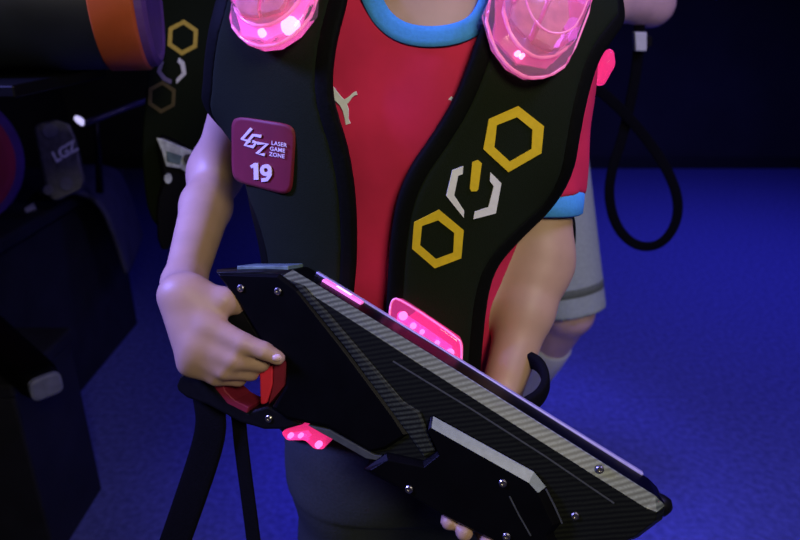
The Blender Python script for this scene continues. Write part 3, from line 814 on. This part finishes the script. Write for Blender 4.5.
for (x, y, r) in ((290, 436, 2.6), (300, 436, 2.4), (318, 445, 3.4)):
    c = [(x+r*math.cos(t), y+r*math.sin(t)) for t in np.linspace(0, 2*math.pi, 10, endpoint=False)]
    slab(GUN, 'led', [(c, -.021), (c, -.016)], M['led_hot'], s2, .0004)
# screws
for (x, y, w) in ((600, 470, -.001), (575, 516, .0), (503.5, 479.5, .0085), (507, 532, .0085), (411, 485.5, .0085), (242, 288, .0025), (279, 291, .0025), (267, 420, -.004)):
    u, v_ = GUN.uv(x, y)
    R = .0034
    rings = [[(u+R*g*math.cos(t), v_+R*g*math.sin(t), w+l) for t in np.linspace(0, 2*math.pi, 20, endpoint=False)] for g, l in ((1, -.002), (1, .0009), (.75, .0016), (.38, .0016), (.32, .0006))]
    vv, ff_ = stack_mesh(rings); me = bpy.data.meshes.new('screw'); me.from_pydata(vv, [], ff_); me.update()
    bm = bmesh.new(); bm.from_mesh(me); bmesh.ops.recalc_face_normals(bm, faces=bm.faces); bm.to_mesh(me); bm.free()
    link('screw', me, M['steel'], gun, False)
# sling hanging from the rear of the guard
def strap(name, pts, w, m, parent, up=(1, 0, 0), th=.13):
    v, f = tube_mesh(chaikin(pts, 3), w, 16, th, up); return wmesh(name, v, f, m, parent, True)
GS = lambda x, y, w: GUN.seen(x, y, w)
strap('sling', [GS(208, 398, -.02), GS(212, 425, -.024), GS(205, 455, -.03), GS(188, 505, -.035), GS(165, 570, -.04)], .0165, M['webbing'], gun, GN, .12)
strap('sling', [GS(238, 412, -.03), GS(241, 445, -.034), GS(247, 490, -.038), GS(258, 575, -.042)], .0078, M['webbing'], gun, GN, .16)
strap('sling', [GS(518, 410, -.052), GS(530, 404, -.065), GS(541, 396, -.08), GS(547, 382, -.095), GS(542, 366, -.11), GS(528, 358, -.125), GS(510, 368, -.130), GS(500, 395, -.11), GS(504, 412, -.052)], .0095, M['webbing'], gun, (0, 1, 0), .45)

# ------------------------------------------------------------------ person behind
p2 = empty('person', (.24, 1.5, 0), 'person behind the child, striding in pale grey shorts and white sock with bare elbow raised', 'person')
ELB = P(652, 4, 1.5); SH2 = np.array([.375, 1.56, 1.43]); HND = np.array([.27, 1.33, 1.225])
b2 = Field((-.0, 1.18, -.0), (.66, 1.90, 1.80), .006)
T2 = [(.84, .15, .11, .24, 1.5), (.95, .155, .115, .24, 1.5), (1.1, .14, .10, .24, 1.51), (1.3, .16, .11, .24, 1.53), (1.42, .15, .09, .24, 1.54), (1.48, .07, .06, .24, 1.54), (1.52, .055, .055, .24, 1.54)]
b2.add(loft(T2)); b2.add(seg((.24, 1.54, 1.46), .055, (.24, 1.53, 1.56), .052), .03); b2.add(ell((.24, 1.52, 1.655), (.078, .098, .115)), .02)
b2.add(ell((.24, 1.425, 1.645), (.014, .022, .018)), .01); b2.add(ell((.24, 1.45, 1.585), (.04, .035, .03)), .03)
b2.add(ell((.16, 1.53, 1.65), (.008, .018, .03)), .005); b2.add(ell((.32, 1.53, 1.65), (.008, .018, .03)), .005)
b2.add(seg(SH2, .055, ELB, .043), .04); b2.add(seg(ELB, .044, ELB+(HND-ELB)*.4, .042), .02); b2.add(seg(ELB+(HND-ELB)*.4, .042, HND, .027), .02)
SL2 = np.array([.105, 1.56, 1.43]); EL2 = np.array([.03, 1.50, 1.19]); H2L = np.array([.18, 1.31, 1.20])
b2.add(seg(SL2, .055, EL2, .042), .04); b2.add(seg(EL2, .042, H2L, .027), .02)
for hc, s in ((HND, -1), (H2L, 1)):
    fw = np.array([s*.5, -.75, .1]); fw /= np.linalg.norm(fw)
    b2.add(seg(hc, .027, hc+fw*.05, .030), .02)
    for i in range(4):
        o_ = np.array([0, 0, .034-.021*i]); a = hc+fw*.06+o_; bb = a+fw*.035+np.array([s*.012, 0, 0]); cc = bb+np.array([s*.028, .012, -.003])
        b2.add(seg(a, .0115, bb, .0105), .006); b2.add(seg(bb, .0105, cc, .009), .004)
    b2.add(seg(hc+np.array([0, 0, .02]), .015, hc+fw*.05+np.array([s*.02, -.0, .055]), .011), .008)
KN2 = P(570, 312, 1.42); AN2 = P(520, 398, 1.66); HP2 = np.array([.335, 1.50, .88])
b2.add(seg(HP2, .085, KN2, .056), .03); b2.add(seg(KN2, .053, KN2+(AN2-KN2)*.4, .047), .02); b2.add(seg(KN2+(AN2-KN2)*.4, .047, AN2, .032), .02)
TOE2 = np.array([AN2[0]+.03, AN2[1]-.13, .035]); b2.add(seg(AN2, .032, TOE2, .026), .02)
HP3 = np.array([.16, 1.5, .88]); KN3 = np.array([.15, 1.46, .48]); AN3 = np.array([.13, 1.52, .09])
b2.add(seg(HP3, .085, KN3, .056), .03); b2.add(seg(KN3, .056, AN3, .036), .02); b2.add(seg(AN3, .034, AN3+np.array([0, -.14, -.055]), .026), .02)
b2.mesh('body', M['skin_tan'], p2, 1)
h2 = Field((.13, 1.40, 1.6), (.36, 1.66, 1.80), .005); h2.add(ell((.24, 1.535, 1.672), (.086, .104, .115)))
h2.apply(lambda D, x, y, z: smax(D, np.where(y < 1.49, 1.71-z, 1.62-z), .01)); h2.mesh('hair', M['hair'], p2)
for s in (-1, 1):
    e = ell((.24+s*.032, 1.437, 1.66), (.013, .011, .009)); f1 = Field(e[1]-.004, e[2]+.004, .002); f1.add(e); f1.mesh('eye', M['eye'], p2)
t2 = Field((-.0, 1.36, .85), (.50, 1.68, 1.53), .006)
t2.add(loft(T2, .010, zlo=.88, zhi=1.475)); t2.add(sleeve(SH2, ELB, SH2+(ELB-SH2)*.5, .066, .060), .04); t2.add(sleeve(SL2, EL2, SL2+(EL2-SL2)*.5, .066, .060), .04)
t2.mesh('t_shirt', M['dark_shirt'], p2, 1)
# shorts with an olive band near the hem
def leg_short(H, K, r0, r1):
    g, lo, hi = seg(H, r0, H+(K-H)*1.25, r1); cut = plane_cut(H+(K-H)*.99, K-H)
    return (lambda x, y, z: np.maximum(g(x, y, z), cut(x, y, z)), lo-.01, hi+.01)
s2f = Field((.03, 1.26, .40), (.52, 1.68, .96), .005)
s2f.add(loft([(.80, .16, .115, .245, 1.5), (.95, .16, .12, .24, 1.5)], .008)); s2f.add(leg_short(HP2, KN2, .098, .082), .03); s2f.add(leg_short(HP3, KN3, .098, .086), .03)
s2f.mesh('shorts', M['grey_shorts'], p2, 2)
dK = (KN2-HP2)/np.linalg.norm(KN2-HP2)
c0 = HP2+(KN2-HP2)*.80
v, f = tube_mesh([c0, c0+dK*.003, c0+dK*.022, c0+dK*.025], [.083, .0885, .0878, .082], 40); o = wmesh('hem_band', v, f, M['olive'], p2); o['label'] = 'olive band near the hem'
dS = AN2-KN2
v, f = tube_mesh([KN2+dS*.30, KN2+dS*.32, KN2+dS*.5, KN2+dS*.8, AN2, AN2+np.array([0, 0, -.02])], [.048, .054, .053, .043, .040, .036], 28); wmesh('sock', v, f, M['sock'], p2)
for a, t in ((AN2, TOE2), (AN3, AN3+np.array([0, -.14, -.055]))):
    ff = Field(np.minimum(a, t)-.07, np.maximum(a, t)+.07, .005); ff.add(seg(a+np.array([0, .03, -.02]), .042, t, .034)); ff.add(seg(a, .042, a+np.array([0, 0, .02]), .040), .02)
    ff.apply(lambda D, x, y, z: np.maximum(D, .003-z)); ff.mesh('shoe', M['shoe'], p2)

# loose strap loop hanging by the elbow
st = empty('hanging_strap', P(640, 40, 1.475), 'loose black webbing strap in a teardrop loop, hanging below the bare elbow', 'strap')
LY = 1.475
path = [P(640, 14, LY), P(638, 62, LY), P(631, 100, LY), P(622, 140, LY), P(612, 168, LY), P(608, 196, LY), P(616, 228, LY), P(636, 247, LY), P(660, 246, LY), P(676, 226, LY), P(679, 200, LY), P(668, 170, LY), P(648, 140, LY), P(622, 110, LY-.02), P(602, 92, LY-.04), P(590, 84, LY-.05)]
v, f = tube_mesh(chaikin(path, 3), .0115, 14, .30, (0, 1, 0)); wmesh('webbing', v, f, M['webbing'], st, True)
bx_ = [P(634, 32, LY-.02), P(646, 32, LY-.02), P(646, 51, LY-.02), P(635, 51, LY-.02)]
v, f = stack_mesh([[p+np.array([0, d, 0]) for p in bx_] for d in (.012, -.006)]); o = wmesh('buckle', v, f, M['buckle'], st, False, .002); o['label'] = 'pale buckle'
bx_ = [P(647, 34, LY-.018), P(652, 37, LY-.018), P(652, 46, LY-.018), P(647, 48, LY-.018)]
v, f = stack_mesh([[p+np.array([0, d, 0]) for p in bx_] for d in (.012, -.004)]); wmesh('strap_clip', v, f, M['black'], st, False, .002)

# ------------------------------------------------------------------ left side: rack, hanging vest, tube, bench and gear
ctr = P(147, -1, .98); R1 = .095
axd = np.array([.98, .20, 0]); axd /= np.linalg.norm(axd)
rack = empty('equipment_rack', (-.95, 1.1, 0), 'black metal rack with one shelf carrying the orange-banded tube', 'rack')
for x, y in ((-.98, .90), (-.98, 1.02)):
    bm_out('post', box_bm((x-.02, y-.02, 0), (x+.02, y+.02, 1.75)), M['black'], rack, False, .003)
bm_out('shelf', box_bm((-1.06, .80, ctr[2]-R1-.0175), (-.46, 1.06, ctr[2]-R1-.0015)), M['black'], rack, False, .003)
bm_out('top_rail', box_bm((-1.0, 1.285, 1.70), (-.24, 1.315, 1.73)), M['black'], rack, False, .003)
bm_out('cross_bar', box_bm((-1.0, .88, 1.70), (-.96, 1.32, 1.73)), M['black'], rack, False, .003)
bm_out('shelf_bracket', box_bm((-1.0, .81, ctr[2]-R1-.04), (-.96, 1.05, ctr[2]-R1-.0165)), M['black'], rack, False, .003)
tb = empty('padded_tube', P(80, 0, .98), 'thick black tube with orange band and purple end cap, lying on the rack shelf', 'tube')
def lathe(p0, p1, rows, n=48):
    p0, p1 = np.array(p0, float), np.array(p1, float); t = (p1-p0)/np.linalg.norm(p1-p0)
    u = np.cross(t, [0, 0, 1.]); u /= np.linalg.norm(u); w = np.cross(u, t)
    return stack_mesh([[p0+t*s+u*r*math.cos(a)+w*r*math.sin(a) for a in np.linspace(0, 2*math.pi, n, endpoint=False)] for s, r in rows])
L0 = ctr-axd*.62
v, f = lathe(L0, ctr, [(0, R1-.01), (.01, R1-.002), (.562, R1-.002)]); wmesh('sleeve', v, f, M['tube'], tb, True, .001)
v, f = lathe(L0, ctr, [(.560, R1-.003), (.562, R1), (.613, R1), (.616, R1-.003)]); o = wmesh('band', v, f, M['orange'], tb, True, .001); o['label'] = 'glossy orange band'
v, f = lathe(L0, ctr, [(.614, R1-.004), (.625, R1-.006), (.630, R1-.014), (.627, R1-.022), (.627, .01)]); o = wmesh('end_cap', v, f, M['purple'], tb, False, .001); o['label'] = 'dull purple end cap'

hv = empty('laser_tag_vest', P(175, 60, 1.2), 'dim black vest with dull yellow hexagons, hanging behind the orange-banded tube', 'vest')
HV = Frame(P(175, 60, 1.14), (1, 0, 0), (0, 0, 1.), (0, -1., 0))
hvp = chaikin([(150, -190), (200, -190), (226, -90), (232, 20), (226, 110), (212, 150), (200, 232), (150, 234), (140, 160), (144, 100), (152, 30), (156, -60)], 2, True)
slab(HV, 'padded_panel', [(hvp, -.020), (hvp, .0)], M['vest'], hv, .006, 3)
HVt = [(x+.0, y) for x, y in hvp]
slab(HV, 'back_panel', [([(x+6, y) for x, y in hvp], -.055), ([(x+6, y) for x, y in hvp], -.035)], M['vest'], hv, .006, 3)
def flatband(fr, name, A, B_, m, parent, closed=True, w=.0012):
    bm = bmesh.new(); n = len(A)
    a = [bm.verts.new(tuple(fr.uv(*p))+(w,)) for p in A]; b = [bm.verts.new(tuple(fr.uv(*p))+(w,)) for p in B_]
    for i in range(n if closed else n-1):
        j = (i+1) % n; bm.faces.new([a[i], a[j], b[j], b[i]])
    r = bmesh.ops.extrude_face_region(bm, geom=bm.faces[:])
    for v in [e for e in r['geom'] if isinstance(e, bmesh.types.BMVert)]: v.co.z -= .0014
    return bm_out(name, bm, m, parent, False, world=False)
hv.matrix_basis = HV.matrix()
def hexa(cx, cy, r, rot=.06): return [(cx+r*math.sin(rot+k*math.pi/3), cy-r*1.06*math.cos(rot+k*math.pi/3)) for k in range(6)]
M['yellow_dim'] = mat('dull_yellow_print', (.62, .45, .06), .7, .1, 100)
M['yellow_dark'] = mat('dark_yellow_print', (.11, .085, .03), .8, .1, 100)  # much darker yellow for the lower hexagon
o = flatband(HV, 'hexagon_print', hexa(183, 37.5, 17), hexa(183, 37.5, 12.3), M['yellow_dim'], hv)
o = flatband(HV, 'hexagon_print', hexa(162, 97, 15.5), hexa(162, 97, 11.5), M['yellow_dark'], hv)
o = flatband(HV, 'bracket_print', [(179, 57.5), (184.5, 62), (186.5, 74), (176.5, 84)], [(177.5, 62), (180.5, 64.5), (182, 73), (176.5, 79)], M['white'], hv, False)
o = flatband(HV, 'bracket_print', [(161, 60), (157, 72), (163, 80), (171, 84)], [(164, 62), (161, 71), (166, 77), (172, 80)], mat('violet_print', (.18, .15, .28), .7, .1, 60), hv, False)
hk = HV.uv(178, -185)
me_v, me_f = tube_mesh([(hk[0], hk[1]-.02, -.03), (hk[0], hk[1]+.05, -.06), (hk[0], 1.70-HV.O[2]+.03, -.16)], .006, 10)
me = bpy.data.meshes.new('hanging_loop'); me.from_pydata([tuple(p) for p in me_v], [], me_f); link('hanging_loop', me, M['webbing'], hv)

bench = empty('bench', (-1.5, 1.65, 0), 'long black box bench beside the carpet, loaded with gear at its end', 'bench')
BZ = .64
bm_out('base', box_bm((-2.0, .95, 0), (-1.07, 2.38, BZ-.04)), M['cover'], bench, False, .01, 3)
bm_out('top', box_bm((-2.02, .93, BZ-.04), (-1.04, 2.42, BZ)), M['cover'], bench, False, .012, 3)
# padded panel slumped over the bench end
pd = empty('padded_cover', (-1.0, 2.3, 0), 'dark padded cover slumped over the far corner of the bench', 'cover')
pa = [np.array([-1.16, 2.15, BZ+.022]), np.array([-1.05, 2.17, BZ+.022]), np.array([-.995, 2.18, BZ-.01]), np.array([-.975, 2.19, BZ-.12]), np.array([-.96, 2.2, BZ-.26])]
v, f = tube_mesh(chaikin(pa, 2), .19, 20, .07, (0, 0, 1)); o = wmesh('pad', v, f, mat('blue_lit_padding', (.05, .05, .075), .6, .25, 12, spec=.3), pd, True)  # blue light on the dark pad's edge is put into its colour

# round tube whose end faces the camera, at the left edge
rt = empty('padded_tube', (-1.2, 1.6, BZ), 'dark tube with maroon end face, lying on the bench at the left edge', 'tube')
c = P(-66, 146, 1.62); R2 = .198; c[2] = BZ+R2+.002
ax2 = np.array([.62, -.78, 0]); ax2 /= np.linalg.norm(ax2); e0 = c-ax2*.5
v, f = lathe(e0, c, [(0, R2-.01), (.01, R2), (.47, R2), (.485, R2-.004)]); wmesh('sleeve', v, f, M['tube'], rt, True, .001)
v, f = lathe(e0, c, [(.484, R2-.003), (.497, R2-.006), (.503, R2-.025)]); o = wmesh('rim', v, f, M['purple'], rt, True); o['label'] = 'purple rim'
v, f = lathe(e0, c, [(.495, R2-.026), (.506, R2-.028), (.510, R2-.05), (.510, .01)]); o = wmesh('end_face', v, f, M['maroon'], rt, True); o['label'] = 'maroon end face'

def facing(px, py, Y, roll, tiltup=.25):
    d = ray(px, py); O = CAM+d*(Y/d[1]); n = np.array([-d[0], -d[1], 0]); n /= np.linalg.norm(n); n = n*math.cos(tiltup)+np.array([0, 0, math.sin(tiltup)])
    up = np.array([0, 0, 1.])-n*n[2]; up /= np.linalg.norm(up); r = np.cross(up, n)
    return Frame(O, r*math.cos(roll)+up*math.sin(roll), up*math.cos(roll)-r*math.sin(roll), n)
# smoky handset with pale lettering, leaning on the tube
f1 = facing(58, 158, 1.86, 0)
hs = empty('handset', (0, 0, 0), 'smoky dark handset with pale lettering, propped upright on the bench', 'handset'); hs.matrix_basis = f1.matrix()
pts = [(33, 128), (38, 123), (56, 119), (70, 124), (77, 140), (86, 180), (83, 189), (58, 201), (50, 199), (45, 186)]
slab(f1, 'case', [(pts, -.045), (pts, .0)], M['handset'], hs, .008, 3)
sc2 = [(51, 155), (74, 140), (79, 152), (58, 168)]
slab(f1, 'label_plate', [(sc2, -.002), (sc2, .003)], M['handset'], hs, .001)
tx = glyphs('lettering', 'LGZ', (65, 152), (.86, -.5), (-.45, -.9), 15, mat('dull_ink', (.75, .76, .66), .6, .2, 60), None, 0, .03, .9, conv=lambda p: tuple(f1.uv(p[0], p[1]))+(.0045,))
tx.parent = hs
for (cx, cy, rr) in ((50, 131, 8), (66, 184, 7), (48, 190, 5)):
    cc = [(cx+rr*math.cos(t), cy+rr*math.sin(t)) for t in np.linspace(0, 6.283, 16, endpoint=False)]
    slab(f1, 'button', [(cc, -.002), (cc, .006)], mat('button_grey', (.09, .09, .10), .4, .3, 40), hs, .002)
# thin antenna with a lit tip
an = empty('light_wand', P(80, 119, 1.9), 'thin dark wand with a bright violet-white tip, behind the handset', 'wand')
v, f = tube_mesh([P(84, 124, 1.9), P(100, 118, 1.93), P(123, 109, 1.98), P(150, 99, 2.03)], [.010, .008, .008, .008], 12); wmesh('rod', v, f, mat('violet_rod', (.035, .03, .08), .35, .1, 20), an)
v, f = tube_mesh([P(75, 117, 1.89), P(79, 120, 1.895), P(84, 124, 1.90)], [.006, .010, .008], 12); o = wmesh('tip', v, f, M['spark'], an); o['label'] = 'glowing tip'
v, f = tube_mesh([P(96, 121, 1.925), P(98, 150, 1.94), P(100, 192, 1.96)], [.009, .009, .012], 10); wmesh('stand', v, f, M['black'], an)
# silver-fronted device
f2 = facing(176, 170, 1.105, 0, .05)
sd = empty('scanner', (0, 0, 0), 'scanner with scuffed silver face, clipped to the dim hanging vest', 'scanner'); sd.matrix_basis = f2.matrix()
b_ = chaikin([(158, 136), (168, 138), (196, 152), (197, 160), (190, 180), (180, 205), (172, 250), (158, 250), (156, 205), (164, 180), (160, 160)], 1, True)
slab(f2, 'case', [(b_, -.036), (b_, .0)], M['black'], sd, .004, 3)
fc = [(156, 137), (164, 139), (195, 152), (194, 160), (186, 172), (180, 168), (166, 166), (162, 152)]
slab(f2, 'face_plate', [(fc, -.002), (fc, .008)], M['silver'], sd, .002)
slab(f2, 'screen', [([(166, 150), (182, 155), (180, 164), (167, 161)], .006), ([(166, 150), (182, 155), (180, 164), (167, 161)], .0095)], M['display'], sd, .001)
cc = [(188+5*math.cos(t), 158+5*math.sin(t)) for t in np.linspace(0, 6.283, 16, endpoint=False)]
slab(f2, 'dial', [(cc, .006), (cc, .012)], M['handset'], sd, .001)
cc = [(168+4*math.cos(t), 178+5*math.sin(t)) for t in np.linspace(0, 6.283, 16, endpoint=False)]
slab(f2, 'knob', [(cc, -.002), (cc, .008)], M['silver'], sd, .001)
# small clip lying on the bench edge
f3 = facing(30, 207, onz(30, 207, BZ+.012)[1], 0, .9)
ck = slab(f3, 'clip', [([(24, 209), (34, 203), (36, 208), (26, 213)], -.012), ([(24, 209), (34, 203), (36, 208), (26, 213)], .004)], mat('pale_clip', (.35, .35, .42), .4, .1, 60), None, .002)
ck.matrix_basis = f3.matrix(); tag(ck, 'small pale clip lying on the bench edge under the handset', 'clip')
# low crate with a dark blaster resting on it, bottom left
stl = empty('crate', (-.905, 1.275, 0), 'low black crate on the carpet under the blunt blaster, beside the bench', 'crate')
bm_out('body', box_bm((-1.01, 1.15, 0), (-.80, 1.40, .45)), M['cover'], stl, False, .006, 2)
bm_out('lid', box_bm((-1.015, 1.142, .45), (-.792, 1.408, .484)), M['cover'], stl, False, .008, 3)
g2 = empty('laser_blaster', (-.85, 1.1, .44), 'dark blaster lying on the low crate, blunt muzzle tinted as blue-lit pointing at the carpet', 'blaster')
q0 = onz(-60, 290, .530); q1 = onz(46, 386, .523)
ad = (q1-q0)/np.linalg.norm(q1-q0)
v, f = tube_mesh([q0, q0+ad*.03, q1-ad*.04, q1-ad*.004], [.036, .046, .036, .030], 20, .8, (0, 0, 1)); wmesh('barrel', v, f, M['satin'], g2, True)
v, f = tube_mesh([q1-ad*.006, q1+ad*.004, q1+ad*.006], [.030, .029, .024], 20, .8, (0, 0, 1)); o = wmesh('muzzle', v, f, mat('blue_lit_muzzle', (.16, .17, .24), .4, .15, 60), g2, False); o['label'] = 'muzzle with blue light in its colour'  # blue light falling on the end is put into the muzzle's colour
v, f = tube_mesh([q0+ad*.05+np.array([0, 0, .02]), q0+ad*.05+np.array([0, .0, .10])], [.02, .024], 14); wmesh('grip', v, f, M['black'], g2, True)

# ------------------------------------------------------------------ light
def area(name, loc, look, size, col, e, spread=180):
    l = bpy.data.lights.new(name, 'AREA'); l.shape = 'RECTANGLE'; l.size, l.size_y = size; l.color = col; l.energy = e; l.spread = math.radians(spread)
    o = bpy.data.objects.new(name, l); COL.objects.link(o); o.location = loc
    o.rotation_euler = (Vector(look)-Vector(loc)).to_track_quat('-Z', 'Y').to_euler(); return o
area('blue_ceiling_light', (1.8, 3.0, 2.8), (1.8, 2.9, 0), (1.6, 1.6), (.105, .098, 1.), 33, 120)
area('blue_floor_fill', (.2, 1.5, 2.8), (.15, 1.5, 0), (.3, .3), (.100, .090, 1.), 4, 34)  # small added lamp, brightens the middle of the carpet
area('violet_side_light', (-1.2, .50, 1.75), (-.19, .68, 1.0), (.3, .3), (.21, .21, 1.), 4.0, 45)
area('violet_right_light', (.9, .45, 2.1), (.45, .95, .9), (.4, .4), (.36, .30, 1.), 7.0, 125)
area('warm_front_light', (.45, -.70, 1.9), (.15, .65, .9), (.5, .4), (1., .90, .66), 5.0, 110)
w = bpy.data.worlds.new('world'); SC.world = w; w.use_nodes = True
w.node_tree.nodes['Background'].inputs['Color'].default_value = (.010, .010, .05, 1); w.node_tree.nodes['Background'].inputs['Strength'].default_value = .25
SC.view_settings.view_transform = 'Standard'; SC.view_settings.look = 'None'; SC.view_settings.gamma = 1; SC.view_settings.use_curve_mapping = False
SC.view_settings.exposure = 0
SC.cycles.use_denoising = True
SC.cycles.max_bounces = 8
